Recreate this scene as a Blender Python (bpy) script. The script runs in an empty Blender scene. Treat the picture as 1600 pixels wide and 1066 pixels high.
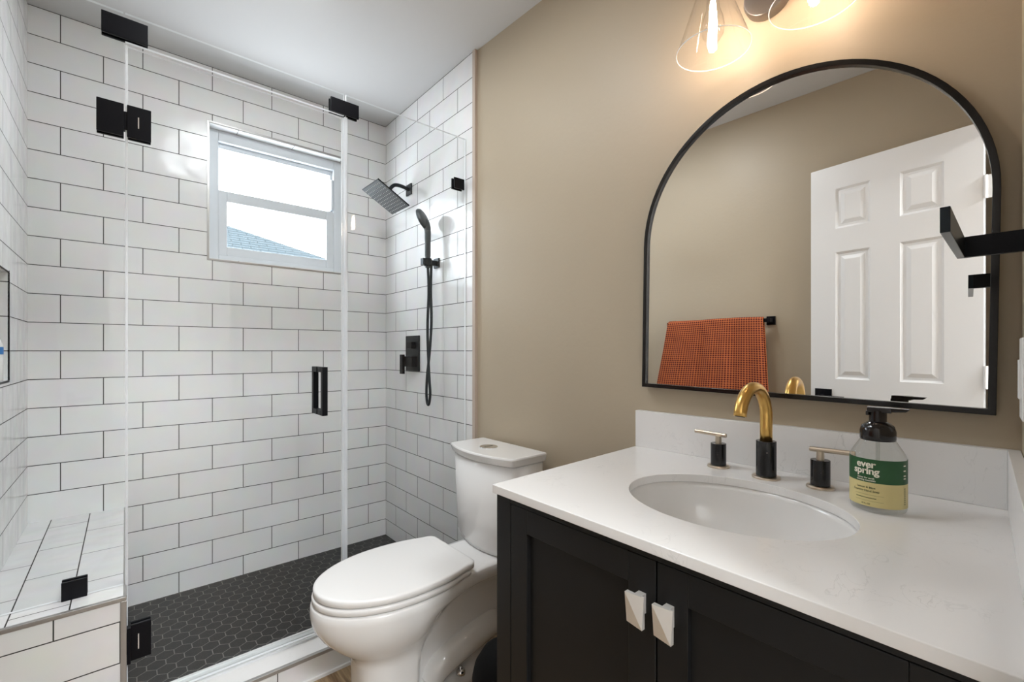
import bpy, bmesh, math, random
from mathutils import Vector, Matrix
random.seed(7)
C = bpy.context.scene.collection
R = math.radians

# ---------------------------------------------------------------- camera
YAW = R(40.67)
cam_data = bpy.data.cameras.new('camera')
cam_data.lens = 703.4 / 1600 * 36
cam_data.sensor_width = 36
cam_data.shift_y = (548.4 - 533) / 1600
cam_data.clip_start = 0.01
cam = bpy.data.objects.new('camera', cam_data)
cam.location = (0, 0, 0)
cam.rotation_euler = (R(90), 0, -YAW)
C.objects.link(cam)
bpy.context.scene.camera = cam

# ---------------------------------------------------------------- world, lights, exposure
world = bpy.data.worlds.new('world'); bpy.context.scene.world = world
world.use_nodes = True
bg = world.node_tree.nodes['Background']
bg.inputs[0].default_value = (0.86, 0.93, 1.0, 1)
bg.inputs[1].default_value = 17.0
vs = bpy.context.scene.view_settings
vs.view_transform = 'Standard'; vs.look = 'None'; vs.gamma = 1.0
vs.exposure = -0.24
vs.use_curve_mapping = False

def area(name, loc, rot, sx, sy, power, color=(1, 1, 1), portal=False):
    l = bpy.data.lights.new(name, 'AREA'); l.shape = 'RECTANGLE'; l.size = sx; l.size_y = sy
    l.energy = power; l.color = color
    if portal: l.cycles.is_portal = True
    o = bpy.data.objects.new(name, l); o.location = loc; o.rotation_euler = rot; C.objects.link(o); return o
area('window_portal', (0.625, 2.70, 0.76), (R(-90), 0, 0), 0.62, 0.62, 1, portal=True)
area('bathroom_fill', (0.40, 1.20, 1.335), (0, 0, 0), 0.36, 0.18, 11, (0.92, 0.97, 1.0))  # added fill light out of view, brightens the vanity side
area('shower_fill', (0.42, 1.66, 1.33), (R(14), 0, 0), 0.28, 0.11, 5.8, (0.92, 0.97, 1.0))  # unseen fill added over the glass to lift the shower tiles
area('hall_fill', (0.25, -1.28, 1.33), (R(12), 0, 0), 0.9, 0.45, 175, (0.92, 0.97, 1.0))  # fill added behind the camera, shines in through the doorway
bpy.context.scene.cycles.transparent_max_bounces = 32

# ---------------------------------------------------------------- material helpers
def mat(name, col, rough=0.5, metal=0.0, spec=0.5, coat=0.0):
    m = bpy.data.materials.new(name); m.use_nodes = True
    b = m.node_tree.nodes['Principled BSDF']
    b.inputs['Base Color'].default_value = (*col, 1); b.inputs['Roughness'].default_value = rough
    b.inputs['Metallic'].default_value = metal; b.inputs['Specular IOR Level'].default_value = spec
    b.inputs['Coat Weight'].default_value = coat
    return m
def nt(m): return m.node_tree.nodes, m.node_tree.links
def mathn(N, op, a=None, b=None):
    n = N.new('ShaderNodeMath'); n.operation = op
    return n
def noise_bump(m, scale=40, strength=0.1, dist=0.002, detail=3):
    N, L = nt(m); b = N['Principled BSDF']
    tc = N.new('ShaderNodeTexCoord'); no = N.new('ShaderNodeTexNoise'); bu = N.new('ShaderNodeBump')
    no.inputs['Scale'].default_value = scale; no.inputs['Detail'].default_value = detail
    bu.inputs['Strength'].default_value = strength; bu.inputs['Distance'].default_value = dist
    L.new(tc.outputs['Object'], no.inputs['Vector']); L.new(no.outputs['Fac'], bu.inputs['Height']); L.new(bu.outputs['Normal'], b.inputs['Normal'])
    return m

COURSE = 0.04403 * 2.55; PITCH = 0.1002 * 2.55
def tile_mat(name, ax, joint, zoff=0.0, row_axis='Z', course=COURSE, pitch=PITCH, grout=(0.035, 0.033, 0.03)):
    """white glazed brick-bond wall tile with thin dark grout; ax = horizontal axis, joint = a joint on an odd row"""
    m = mat(name, (0.8, 0.8, 0.8), 0.12, 0, 0.5); N, L = nt(m); b = N['Principled BSDF']
    geo = N.new('ShaderNodeNewGeometry'); sep = N.new('ShaderNodeSeparateXYZ'); L.new(geo.outputs['Position'], sep.inputs[0])
    com = N.new('ShaderNodeCombineXYZ')
    s1 = N.new('ShaderNodeMath'); s1.operation = 'SUBTRACT'; s1.inputs[1].default_value = joint - 20 * pitch
    s2 = N.new('ShaderNodeMath'); s2.operation = 'SUBTRACT'; s2.inputs[1].default_value = zoff - 20 * course
    L.new(sep.outputs[ax], s1.inputs[0]); L.new(sep.outputs[row_axis], s2.inputs[0])
    L.new(s1.outputs[0], com.inputs[0]); L.new(s2.outputs[0], com.inputs[1])
    br = N.new('ShaderNodeTexBrick'); br.offset = 0.5; br.offset_frequency = 2; br.squash = 1
    br.inputs['Scale'].default_value = 1; br.inputs['Brick Width'].default_value = pitch; br.inputs['Row Height'].default_value = course
    br.inputs['Mortar Size'].default_value = 0.0016; br.inputs['Mortar Smooth'].default_value = 0.15; br.inputs['Bias'].default_value = 0
    br.inputs['Color1'].default_value = (0.83, 0.825, 0.82, 1); br.inputs['Color2'].default_value = (0.79, 0.785, 0.78, 1)
    br.inputs['Mortar'].default_value = (*grout, 1)
    L.new(com.outputs[0], br.inputs['Vector'])
    no = N.new('ShaderNodeTexNoise'); no.inputs['Scale'].default_value = 14; no.inputs['Detail'].default_value = 2
    L.new(geo.outputs['Position'], no.inputs['Vector'])
    mx = N.new('ShaderNodeMix'); mx.data_type = 'RGBA'; mx.blend_type = 'MULTIPLY'; mx.inputs[0].default_value = 0.10
    L.new(br.outputs['Color'], mx.inputs[6]); L.new(no.outputs['Color'], mx.inputs[7]); L.new(mx.outputs[2], b.inputs['Base Color'])
    # gloss: tiles shiny, grout matt
    mr = N.new('ShaderNodeMapRange'); mr.inputs['To Min'].default_value = 0.2; mr.inputs['To Max'].default_value = 0.8
    L.new(br.outputs['Fac'], mr.inputs['Value']); L.new(mr.outputs[0], b.inputs['Roughness'])
    # wavy hand-made surface + recessed grout
    no2 = N.new('ShaderNodeTexNoise'); no2.inputs['Scale'].default_value = 9; no2.inputs['Detail'].default_value = 1.5
    L.new(geo.outputs['Position'], no2.inputs['Vector'])
    bu = N.new('ShaderNodeBump'); bu.inputs['Strength'].default_value = 0.35; bu.inputs['Distance'].default_value = 0.012
    L.new(no2.outputs['Fac'], bu.inputs['Height'])
    bu2 = N.new('ShaderNodeBump'); bu2.invert = True; bu2.inputs['Strength'].default_value = 0.6; bu2.inputs['Distance'].default_value = 0.002
    L.new(br.outputs['Fac'], bu2.inputs['Height']); L.new(bu.outputs['Normal'], bu2.inputs['Normal']); L.new(bu2.outputs['Normal'], b.inputs['Normal'])
    return m

tile_back = tile_mat('tile_back', 'X', -0.1968)
tile_right = tile_mat('tile_right', 'Y', 2.415)
tile_left = tile_mat('tile_left', 'Y', 2.47)
tile_bench_front = tile_mat('tile_bench_front', 'X', -0.138, zoff=-0.732 + COURSE - 0.0045)
tile_bench_top = tile_mat('tile_bench_top', 'Y', 2.18, zoff=-0.110, row_axis='X')
tile_curb = tile_mat('tile_curb', 'X', 0.508, zoff=-1.05 - COURSE)
tile_soffit = tile_mat('tile_soffit', 'X', 0.55, zoff=2.50, row_axis='Y', grout=(0.2, 0.2, 0.2))

paint = noise_bump(mat('beige_paint', (0.445, 0.372, 0.275), 0.46, 0, 0.38), 60, 0.25, 0.002, 4)
ceil_m = noise_bump(mat('ceiling_paint', (0.63, 0.625, 0.62), 0.8), 30, 0.1)
white_paint = mat('white_paint', (0.80, 0.79, 0.78), 0.35)
vinyl = mat('white_vinyl', (0.62, 0.65, 0.68), 0.5)
metal_trim = mat('metal_trim', (0.40, 0.385, 0.37), 0.35, 0.7)
edge_trim = mat('edge_trim', (0.50, 0.41, 0.34), 0.5)
black = mat('matt_black', (0.003, 0.003, 0.005), 0.4, 0.0, 0.18)
black_soft = mat('black_metal', (0.015, 0.02, 0.025), 0.28, 0.6, .35)
grey_face = mat('nozzle_face', (0.11, 0.12, 0.125), 0.5)
ceramic = mat('white_ceramic', (0.80, 0.785, 0.77), 0.08, 0, 0.5, 0.3)
seatplastic = mat('white_plastic', (0.81, 0.795, 0.78), 0.25)
chrome = mat('chrome', (0.8, 0.82, 0.84), 0.12, 1)
brass = mat('brushed_brass', (0.70, 0.43, 0.13), 0.28, 1)
champagne = mat('champagne_metal', (0.58, 0.50, 0.40), 0.3, 1)
nickel = mat('brushed_nickel', (0.30, 0.27, 0.25), 0.35, 0.9)
silver = mat('satin_silver', (0.80, 0.76, 0.71), 0.3, 0.6)
cab = noise_bump(mat('black_cabinet', (0.008, 0.008, 0.0085), 0.42, 0, .3), 200, 0.05, 0.001)
cap_black = mat('glossy_black', (0.008, 0.006, 0.006), 0.12)
mirror_m = mat('mirror_glass', (0.93, 0.93, 0.93), 0.0, 1)
green = mat('label_green', (0.012, 0.085, 0.022), 0.45)
yellow = mat('label_yellow', (0.68, 0.58, 0.27), 0.45)
cream = mat('label_cream', (0.85, 0.82, 0.68), 0.5)
dark_print = mat('label_print', (0.10, 0.12, 0.05), 0.5)
grout_m = mat('grey_grout', (0.20, 0.19, 0.175), 0.8)
rubber = mat('bin_black', (0.003, 0.003, 0.003), 0.8, 0, .15)
clearplastic = None

def marble(name):
    m = mat(name, (0.8, 0.79, 0.785), 0.16, 0, 0.5); N, L = nt(m); b = N['Principled BSDF']
    tc = N.new('ShaderNodeTexCoord'); mp = N.new('ShaderNodeMapping'); mp.inputs['Scale'].default_value = (1, 1.6, 1); mp.inputs['Rotation'].default_value = (0, 0, 0.5)
    L.new(tc.outputs['Object'], mp.inputs[0])
    w = N.new('ShaderNodeTexNoise'); w.inputs['Scale'].default_value = 13; w.inputs['Detail'].default_value = 6; w.inputs['Distortion'].default_value = 1.6
    L.new(mp.outputs[0], w.inputs['Vector'])
    cr = N.new('ShaderNodeValToRGB'); e = cr.color_ramp.elements
    e[0].position = 0.485; e[0].color = (0, 0, 0, 1); e[1].position = 0.50; e[1].color = (1, 1, 1, 1)
    n3 = cr.color_ramp.elements.new(0.515); n3.color = (0, 0, 0, 1)
    L.new(w.outputs['Fac'], cr.inputs[0])
    w2 = N.new('ShaderNodeTexNoise'); w2.inputs['Scale'].default_value = 9; w2.inputs['Detail'].default_value = 3; L.new(tc.outputs['Object'], w2.inputs['Vector'])
    cr2 = N.new('ShaderNodeValToRGB'); cr2.color_ramp.elements[0].position = 0.5; cr2.color_ramp.elements[1].position = 0.72
    L.new(w2.outputs['Fac'], cr2.inputs[0])
    mu = N.new('ShaderNodeMath'); mu.operation = 'MULTIPLY'; L.new(cr.outputs[0], mu.inputs[0]); L.new(cr2.outputs[0], mu.inputs[1])
    mx = N.new('ShaderNodeMix'); mx.data_type = 'RGBA'; mx.inputs[6].default_value = (0.80, 0.785, 0.775, 1); mx.inputs[7].default_value = (0.66, 0.65, 0.64, 1)
    L.new(mu.outputs[0], mx.inputs[0]); L.new(mx.outputs[2], b.inputs['Base Color'])
    return m
quartz = marble('white_quartz')

def wood(name):
    m = mat(name, (0.3, 0.2, 0.12), 0.4); N, L = nt(m); b = N['Principled BSDF']
    tc = N.new('ShaderNodeTexCoord'); mp = N.new('ShaderNodeMapping'); mp.inputs['Scale'].default_value = (60, 4, 1); mp.inputs['Rotation'].default_value = (0, 0, 0.1)
    L.new(tc.outputs['Object'], mp.inputs[0])
    w = N.new('ShaderNodeTexNoise'); w.inputs['Scale'].default_value = 1.5; w.inputs['Detail'].default_value = 6; w.inputs['Distortion'].default_value = 0.4; L.new(mp.outputs[0], w.inputs['Vector'])
    cr = N.new('ShaderNodeValToRGB'); cr.color_ramp.elements[0].position = 0.3; cr.color_ramp.elements[0].color = (0.12, 0.06, 0.025, 1)
    cr.color_ramp.elements[1].position = 0.7; cr.color_ramp.elements[1].color = (0.42, 0.30, 0.17, 1)
    L.new(w.outputs['Fac'], cr.inputs[0]); L.new(cr.outputs[0], b.inputs['Base Color'])
    return m
wood_m = wood('oak_floor')

def thin_glass(name, tint=(0.97, 0.98, 0.98), refl=1.0, ior=1.45):
    m = bpy.data.materials.new(name); m.use_nodes = True; N, L = nt(m); N.remove(N['Principled BSDF'])
    out = N['Material Output']; tr = N.new('ShaderNodeBsdfTransparent'); tr.inputs[0].default_value = (*tint, 1)
    gl = N.new('ShaderNodeBsdfGlossy'); gl.inputs['Roughness'].default_value = 0.0
    f0 = ((ior - 1) / (ior + 1)) ** 2
    lw_ = N.new('ShaderNodeLayerWeight'); lw_.inputs[0].default_value = 0.5
    pw = N.new('ShaderNodeMath'); pw.operation = 'POWER'; pw.inputs[1].default_value = 5; L.new(lw_.outputs['Facing'], pw.inputs[0])
    mu = N.new('ShaderNodeMath'); mu.operation = 'MULTIPLY_ADD'; mu.inputs[1].default_value = (1 - f0) * refl; mu.inputs[2].default_value = f0 * refl; L.new(pw.outputs[0], mu.inputs[0])
    mx = N.new('ShaderNodeMixShader'); L.new(mu.outputs[0], mx.inputs[0]); L.new(tr.outputs[0], mx.inputs[1]); L.new(gl.outputs[0], mx.inputs[2]); L.new(mx.outputs[0], out.inputs[0])
    return m
glass = thin_glass('clear_glass', (0.985, 0.99, 0.99), 0.6, 1.4)
shade_glass = thin_glass('shade_glass', (0.975, 0.97, 0.965), 0.9, 1.45)
bottle_glass = thin_glass('bottle_plastic', (0.93, 0.94, 0.93), 1.0, 1.45)

def edge_mat(name, col, fac, rough=0.15):
    m = bpy.data.materials.new(name); m.use_nodes = True; N, L = nt(m); b = N['Principled BSDF']
    b.inputs['Base Color'].default_value = (*col, 1); b.inputs['Roughness'].default_value = rough
    tr = N.new('ShaderNodeBsdfTransparent'); mx = N.new('ShaderNodeMixShader'); mx.inputs[0].default_value = fac
    L.new(tr.outputs[0], mx.inputs[1]); L.new(b.outputs[0], mx.inputs[2]); L.new(mx.outputs[0], N['Material Output'].inputs[0])
    return m
glass_edge = edge_mat('polished_glass_edge', (0.95, 0.97, 0.98), 0.97)
clearplastic = edge_mat('clear_seal', (0.85, 0.88, 0.92), 0.45)

def emis(name, col, s):
    m = bpy.data.materials.new(name); m.use_nodes = True; b = m.node_tree.nodes['Principled BSDF']
    b.inputs['Emission Color'].default_value = (*col, 1); b.inputs['Emission Strength'].default_value = s
    return m
bulb_m = emis('warm_bulb', (1.0, 0.77, 0.58), 120)

# ---------------------------------------------------------------- geometry helpers
def new(name, bm, m, parent=None, smooth=False, bevel=0, seg=2, sub=0, angle=35):
    bmesh.ops.recalc_face_normals(bm, faces=bm.faces)
    me = bpy.data.meshes.new(name); bm.to_mesh(me); bm.free()
    for mm in (m if isinstance(m, (list, tuple)) else [m]): me.materials.append(mm)
    o = bpy.data.objects.new(name, me); C.objects.link(o)
    if parent is not None: o.parent = parent
    if smooth:
        for p in me.polygons: p.use_smooth = True
    if bevel:
        b = o.modifiers.new('bevel', 'BEVEL'); b.width = bevel; b.segments = seg; b.limit_method = 'ANGLE'; b.angle_limit = R(angle)
        for p in me.polygons: p.use_smooth = True
        w = o.modifiers.new('wn', 'WEIGHTED_NORMAL'); w.keep_sharp = True
    if sub:
        s = o.modifiers.new('sub', 'SUBSURF'); s.levels = sub; s.render_levels = sub
    return o
def box(bm, x0, x1, y0, y1, z0, z1, M=None, mi=0):
    vs_ = [bm.verts.new((x, y, z)) for x in (x0, x1) for y in (y0, y1) for z in (z0, z1)]
    if M is not None:
        for v in vs_: v.co = M @ v.co
    q = [(0, 1, 3, 2), (4, 6, 7, 5), (0, 4, 5, 1), (2, 3, 7, 6), (0, 2, 6, 4), (1, 5, 7, 3)]
    fs = [bm.faces.new([vs_[i] for i in f]) for f in q]
    for f in fs: f.material_index = mi
    return fs
def prism(bm, pts, z0, z1, mi=0):
    a = [bm.verts.new((*p, z0)) for p in pts]; b = [bm.verts.new((*p, z1)) for p in pts]
    n = len(pts); fs = [bm.faces.new(a), bm.faces.new(b)]
    for i in range(n): fs.append(bm.faces.new([a[i], a[(i + 1) % n], b[(i + 1) % n], b[i]]))
    for f in fs: f.material_index = mi
    return fs
def loft(bm, rings, cap0=True, cap1=True, mi=0):
    rv = [[bm.verts.new(p) for p in r] for r in rings]; n = len(rings[0])
    for a, b in zip(rv[:-1], rv[1:]):
        for i in range(n):
            f = bm.faces.new([a[i], a[(i + 1) % n], b[(i + 1) % n], b[i]]); f.material_index = mi
    if cap0: bm.faces.new(rv[0]).material_index = mi
    if cap1: bm.faces.new(rv[-1]).material_index = mi
    return rv
def lathe(bm, prof, c=(0, 0, 0), n=32, cap0=True, cap1=True, M=None, mi=0, sx=1, sy=1):
    rings = []
    for r, z in prof:
        ring = [Vector((math.cos(2 * math.pi * i / n) * r * sx, math.sin(2 * math.pi * i / n) * r * sy, z)) for i in range(n)]
        if M is not None: ring = [M @ p for p in ring]
        rings.append([p + Vector(c) for p in ring])
    return loft(bm, rings, cap0, cap1, mi)
def tube(bm, pts, r, n=12, mi=0, caps=True, flat=None):
    pts = [Vector(p) for p in pts]; rings = []
    rs = r if isinstance(r, (list, tuple)) else [r] * len(pts)
    up = None
    for i, p in enumerate(pts):
        t = (pts[min(i + 1, len(pts) - 1)] - pts[max(i - 1, 0)]).normalized()
        if up is None:
            up = Vector((0, 0, 1)) if abs(t.z) < 0.9 else Vector((1, 0, 0))
        a = t.cross(up).normalized(); b = a.cross(t).normalized(); up = b
        rings.append([p + (a * math.cos(2 * math.pi * k / n) + b * math.sin(2 * math.pi * k / n)) * rs[i] for k in range(n)])
    loft(bm, rings, caps, caps, mi)
def smooth_path(pts, k=6):
    P = [Vector(p) for p in pts]; out = []
    for i in range(len(P) - 1):
        p0 = P[max(i - 1, 0)]; p1 = P[i]; p2 = P[i + 1]; p3 = P[min(i + 2, len(P) - 1)]
        for j in range(k):
            t = j / k
            out.append(0.5 * ((2 * p1) + (-p0 + p2) * t + (2 * p0 - 5 * p1 + 4 * p2 - p3) * t * t + (-p0 + 3 * p1 - 3 * p2 + p3) * t ** 3))
    out.append(P[-1]); return out
def empty(name, label, cat, loc=(0, 0, 0), group=None):
    o = bpy.data.objects.new(name, None); o.location = loc; C.objects.link(o); o.empty_display_size = 0.05
    o['label'] = label; o['category'] = cat
    if group: o['group'] = group
    return o
def tag(o, label, cat, group=None):
    o['label'] = label; o['category'] = cat
    if group: o['group'] = group
    return o
def struct(o): o['kind'] = 'structure'; return o
def part(name, bm, m, root, **k):
    """mesh written in world coordinates, parented to a thing's empty at root.location"""
    loc = Vector((0, 0, 0)); r = root
    while r is not None: loc += r.location; r = r.parent
    for v in bm.verts: v.co -= loc
    return new(name, bm, m, root, **k)

# ---------------------------------------------------------------- plan of the room
L_ = 2.55; D = 1.188; A = -0.2875; CEIL = 1.35; FL = -1.137; SFL = -1.104; YG = 1.71
T = 0.0437
def wallx(y): return 1.198 + T * (1.66 - y)            # painted wall behind the vanity
def westx(y): return -0.285 - T * (y - 0.8)
def southy(x): return 0.0167 - 0.055 * (1.263 - x)
NW = Vector((1, T, 0)).normalized(); EW = Vector((-T, 1, 0)).normalized()   # wall normal / direction along it
YTILE = 1.655

# back wall with window opening
WX0, WX1, WZ0, WZ1 = 0.300, 0.951, 0.437, 1.085
bm = bmesh.new()
for (x0, x1, z0, z1) in ((A - .2, WX0, SFL - .1, CEIL + .05), (WX1, D + .2, SFL - .1, CEIL + .05), (WX0, WX1, SFL - .1, WZ0), (WX0, WX1, WZ1, CEIL + .05)):
    box(bm, x0, x1, L_, L_ + 0.12, z0, z1)
struct(new('wall_back', bm, tile_back))
# tile reveal lining of window
bm = bmesh.new()
box(bm, WX0, WX1, L_ + .001, L_ + .118, WZ1 - .004, WZ1 - .0005)
box(bm, WX0, WX1, L_ + .001, L_ + .118, WZ0 + .0005, WZ0 + .004)
box(bm, WX0 + .0005, WX0 + .004, L_ + .001, L_ + .118, WZ0, WZ1)
box(bm, WX1 - .004, WX1 - .0005, L_ + .001, L_ + .118, WZ0, WZ1)
struct(new('trim_1', bm, tile_soffit))
bm = bmesh.new(); e = .007
for (x0, x1, z0, z1) in ((WX0 - e, WX0 + .001, WZ0 - e, WZ1 + e), (WX1 - .001, WX1 + e, WZ0 - e, WZ1 + e), (WX0, WX1, WZ0 - e, WZ0 + .001), (WX0, WX1, WZ1 - .001, WZ1 + e)):
    box(bm, x0, x1, L_ - .003, L_ + .01, z0, z1)
struct(new('trim_2', bm, metal_trim))
# right tiled shower wall
bm = bmesh.new(); box(bm, D, D + .2, YTILE, L_ + .1, FL - .05, CEIL + .05); struct(new('wall_shower_right', bm, tile_right))
bm = bmesh.new(); box(bm, D - .003, D + .011, YTILE - .022, YTILE - .002, FL, CEIL); struct(new('trim_3', bm, edge_trim))
bm = bmesh.new(); box(bm, D - .001, D + .002, YTILE - .003, YTILE + .001, FL, CEIL); struct(new('trim_4', bm, black))
# painted right wall
bm = bmesh.new(); ya, yb = -0.25, YTILE - .002
prism(bm, [(wallx(ya), ya), (wallx(yb), yb), (wallx(yb) + .2, yb), (wallx(ya) + .2, ya)], FL - .05, CEIL + .05)
struct(new('wall_right', bm, paint))
# left shower wall with niche
NY0, NY1, NZ0, NZ1 = 1.86, 2.178, -0.096, 0.255
bm = bmesh.new()
for (y0, y1, z0, z1) in ((1.60, NY0, FL, CEIL + .05), (NY1, L_ + .1, FL, CEIL + .05), (NY0, NY1, FL, NZ0), (NY0, NY1, NZ1, CEIL + .05)):
    box(bm, A - .1, A, y0, y1, z0, z1)
box(bm, A - .2, A - .1, 1.6, L_ + .1, FL, CEIL + .05)
struct(new('wall_shower_left', bm, tile_left))
bm = bmesh.new(); e = .006
for (y0, y1, z0, z1) in ((NY0 - e, NY0, NZ0 - e, NZ1 + e), (NY1, NY1 + .0025, NZ0 - e, NZ1 + e), (NY0, NY1, NZ0 - e, NZ0), (NY0, NY1, NZ1, NZ1 + .003)):
    box(bm, A - .002, A + .002, y0, y1, z0, z1)
struct(new('trim_5', bm, black))
# painted left wall
bm = bmesh.new(); ya, yb = -0.30, 1.60
prism(bm, [(westx(ya), ya), (westx(yb), yb), (westx(yb) - .1, yb), (westx(ya) - .1, ya)], FL - .05, CEIL + .05)
struct(new('wall_left', bm, paint))
# front (door) wall, with doorway
DX0, DX1, DZ = -0.085, 0.535, 0.915
bm = bmesh.new()
def spr(x0, x1, z0, z1): prism(bm, [(x0, southy(x0)), (x1, southy(x1)), (x1, southy(x1) - .10), (x0, southy(x0) - .10)], z0, z1)
spr(westx(-.1) - .05, DX0, FL - .05, CEIL + .05); spr(DX1, wallx(.02) + .1, FL - .05, CEIL + .05); spr(DX0, DX1, DZ, CEIL + .05)
struct(new('wall_front', bm, paint))
bm = bmesh.new()
def cas(x0, x1, z0, z1): prism(bm, [(x0, southy(x0)), (x1, southy(x1)), (x1, southy(x1) + .014), (x0, southy(x0) + .014)], z0, z1)
cas(DX0 - .055, DX0, FL, DZ + .055); cas(DX1, DX1 + .055, FL, DZ + .055); cas(DX0, DX1, DZ, DZ + .055)
struct(new('trim_6', bm, white_paint, bevel=.003))
# hallway behind the camera
bm = bmesh.new()
box(bm, -1.0, -.9, -2.2, -.18, FL, CEIL); box(bm, 1.5, 1.6, -2.2, -.18, FL, CEIL); box(bm, -1, 1.6, -2.3, -2.2, FL, CEIL)
box(bm, -1.0, westx(-.1) - .04, -.19, -.15, FL, CEIL); box(bm, wallx(0) + .05, 1.6, -.19, -.15, FL, CEIL)
struct(new('wall_hall', bm, white_paint))
bm = bmesh.new(); box(bm, -1.1, 1.7, -2.4, 2.7, CEIL, CEIL + .08); struct(new('ceiling', bm, ceil_m))
bm = bmesh.new(); box(bm, -1.1, 1.7, -2.4, 1.70, FL - .06, FL); struct(new('floor', bm, wood_m))

# shower pan floor: real hexagon mosaic
bm = bmesh.new(); box(bm, A - .05, D + .05, 1.68, L_ + .05, SFL - .05, SFL - .0004, mi=1)
P = 0.0534; rr = (P - .0028) / 2 / math.cos(R(30)); rowp = P * math.sqrt(3) / 2; j = 0; y = 1.69
while y < L_ + .04:
    x = A - .03 + (P / 2 if j % 2 else 0)
    while x < D + .04:
        pts = [(x + rr * math.cos(R(60 * k + 30)), y + rr * math.sin(R(60 * k + 30))) for k in range(6)]
        top = [bm.verts.new((*p, SFL)) for p in [(x + (a - x) * .985, y + (b - y) * .985) for a, b in pts]]; bot = [bm.verts.new((*p, SFL - .0004)) for p in pts]
        bm.faces.new(top)
        for k in range(6): bm.faces.new([bot[k], bot[(k + 1) % 6], top[(k + 1) % 6], top[k]])
        x += P
    y += rowp; j += 1
hexm = mat('black_hex_tile', (0.013, 0.0125, 0.012), 0.45, 0, .35); noise_bump(hexm, 25, .3, .002)
struct(new('floor_shower', bm, [hexm, grout_m]))

# bench and curb
bm = bmesh.new(); box(bm, A, 0.0, 1.622, L_, FL, -.680); 
bench = struct(new('trim_7', bm, tile_bench_front))
bm = bmesh.new(); box(bm, A, 0.0, 1.631, L_, -.680, -.672); struct(new('trim_8', bm, tile_bench_top))
bm = bmesh.new(); box(bm, A, 0.002, 1.618, 1.631, -.682, -.671); box(bm, -.010, .003, 1.617, 1.628, FL, -.682); box(bm, -.004, .003, 1.63, L_, -.682, -.671)
struct(new('trim_9', bm, metal_trim, bevel=.001))
bm = bmesh.new(); box(bm, 0.003, D + .005, 1.625, 1.769, FL, -1.055); struct(new('trim_10', bm, tile_curb))
bm = bmesh.new(); box(bm, 0.003, D + .005, 1.632, 1.769, -1.055, -1.047); struct(new('trim_11', bm, quartz, bevel=.001))
bm = bmesh.new(); box(bm, 0.003, D + .005, 1.618, 1.632, -1.058, -1.046); struct(new('trim_12', bm, metal_trim, bevel=.001))
bm = bmesh.new(); box(bm, 0.003, D, 1.617, 1.6255, FL, FL + .010); struct(new('trim_13', bm, white_paint))
sill = mat('sill_white_metal', (0.78, 0.79, 0.79), 0.3, .2)
bm = bmesh.new(); box(bm, 0.003, D, 1.716, 1.769, -1.047, -1.041); box(bm, .003, D, 1.723, 1.727, -1.041, -1.036); box(bm, .003, D, 1.735, 1.739, -1.041, -1.036); box(bm, .003, D, 1.76, 1.768, -1.041, -1.037)
struct(new('trim_14', bm, sill))

# window: vinyl frame, two panes
win = struct(bpy.data.objects.new('window_1', None)); C.objects.link(win); win.location = (0.625, 2.62, .437)
bm = bmesh.new()
def fr(x0, x1, z0, z1, ix0, ix1, iz0, iz1, y0, y1):
    box(bm, x0, ix0, y0, y1, z0, z1); box(bm, ix1, x1, y0, y1, z0, z1); box(bm, ix0, ix1, y0, y1, z0, iz0); box(bm, ix0, ix1, y0, y1, iz1, z1)
fr(WX0 + .004, WX1 - .004, WZ0 + .004, WZ1 - .004, .346, .900, .470, 1.028, 2.605, 2.665)
part('window_frame', bm, vinyl, win, bevel=.003)
bm = bmesh.new(); fr(.340, .905, .765, 1.035, .352, .888, .790, 1.003, 2.632, 2.655); part('upper_sash', bm, vinyl, win, bevel=.002)
bm = bmesh.new(); fr(.340, .905, .460, .790, .383, .862, .514, .738, 2.610, 2.632); part('lower_sash', bm, vinyl, win, bevel=.002)
bm = bmesh.new(); box(bm, .35, .89, 2.642, 2.645, .785, 1.005); part('pane', bm, glass, win)
bm = bmesh.new(); box(bm, .38, .865, 2.619, 2.622, .51, .74); part('pane', bm, glass, win)
bm = bmesh.new(); box(bm, .885, .897, 2.60, 2.634, .80, .97); part('latch', bm, vinyl, win, bevel=.002)

# neighbour's hip roof outside
shingle = mat('grey_shingles', (0.05, 0.06, 0.065), 0.9, 0, .1); N, Lk = nt(shingle); b = N['Principled BSDF']
geo = N.new('ShaderNodeNewGeometry'); sp = N.new('ShaderNodeSeparateXYZ'); Lk.new(geo.outputs['Position'], sp.inputs[0])
cm = N.new('ShaderNodeCombineXYZ'); Lk.new(sp.outputs['X'], cm.inputs[0]); Lk.new(sp.outputs['Z'], cm.inputs[1])
br = N.new('ShaderNodeTexBrick'); br.inputs['Scale'].default_value = 1; br.inputs['Brick Width'].default_value = .3; br.inputs['Row Height'].default_value = .055; br.inputs['Mortar Size'].default_value = .008
br.inputs['Color1'].default_value = (0.045, 0.055, 0.06, 1); br.inputs['Color2'].default_value = (0.04, 0.05, 0.055, 1); br.inputs['Mortar'].default_value = (.02, .026, .028, 1)
Lk.new(cm.outputs[0], br.inputs['Vector']); Lk.new(br.outputs['Color'], b.inputs['Base Color'])
nb = empty('neighbour_house', 'grey shingled hip roof of the house outside the window', 'house', (0.5, 9.5, FL))

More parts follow.
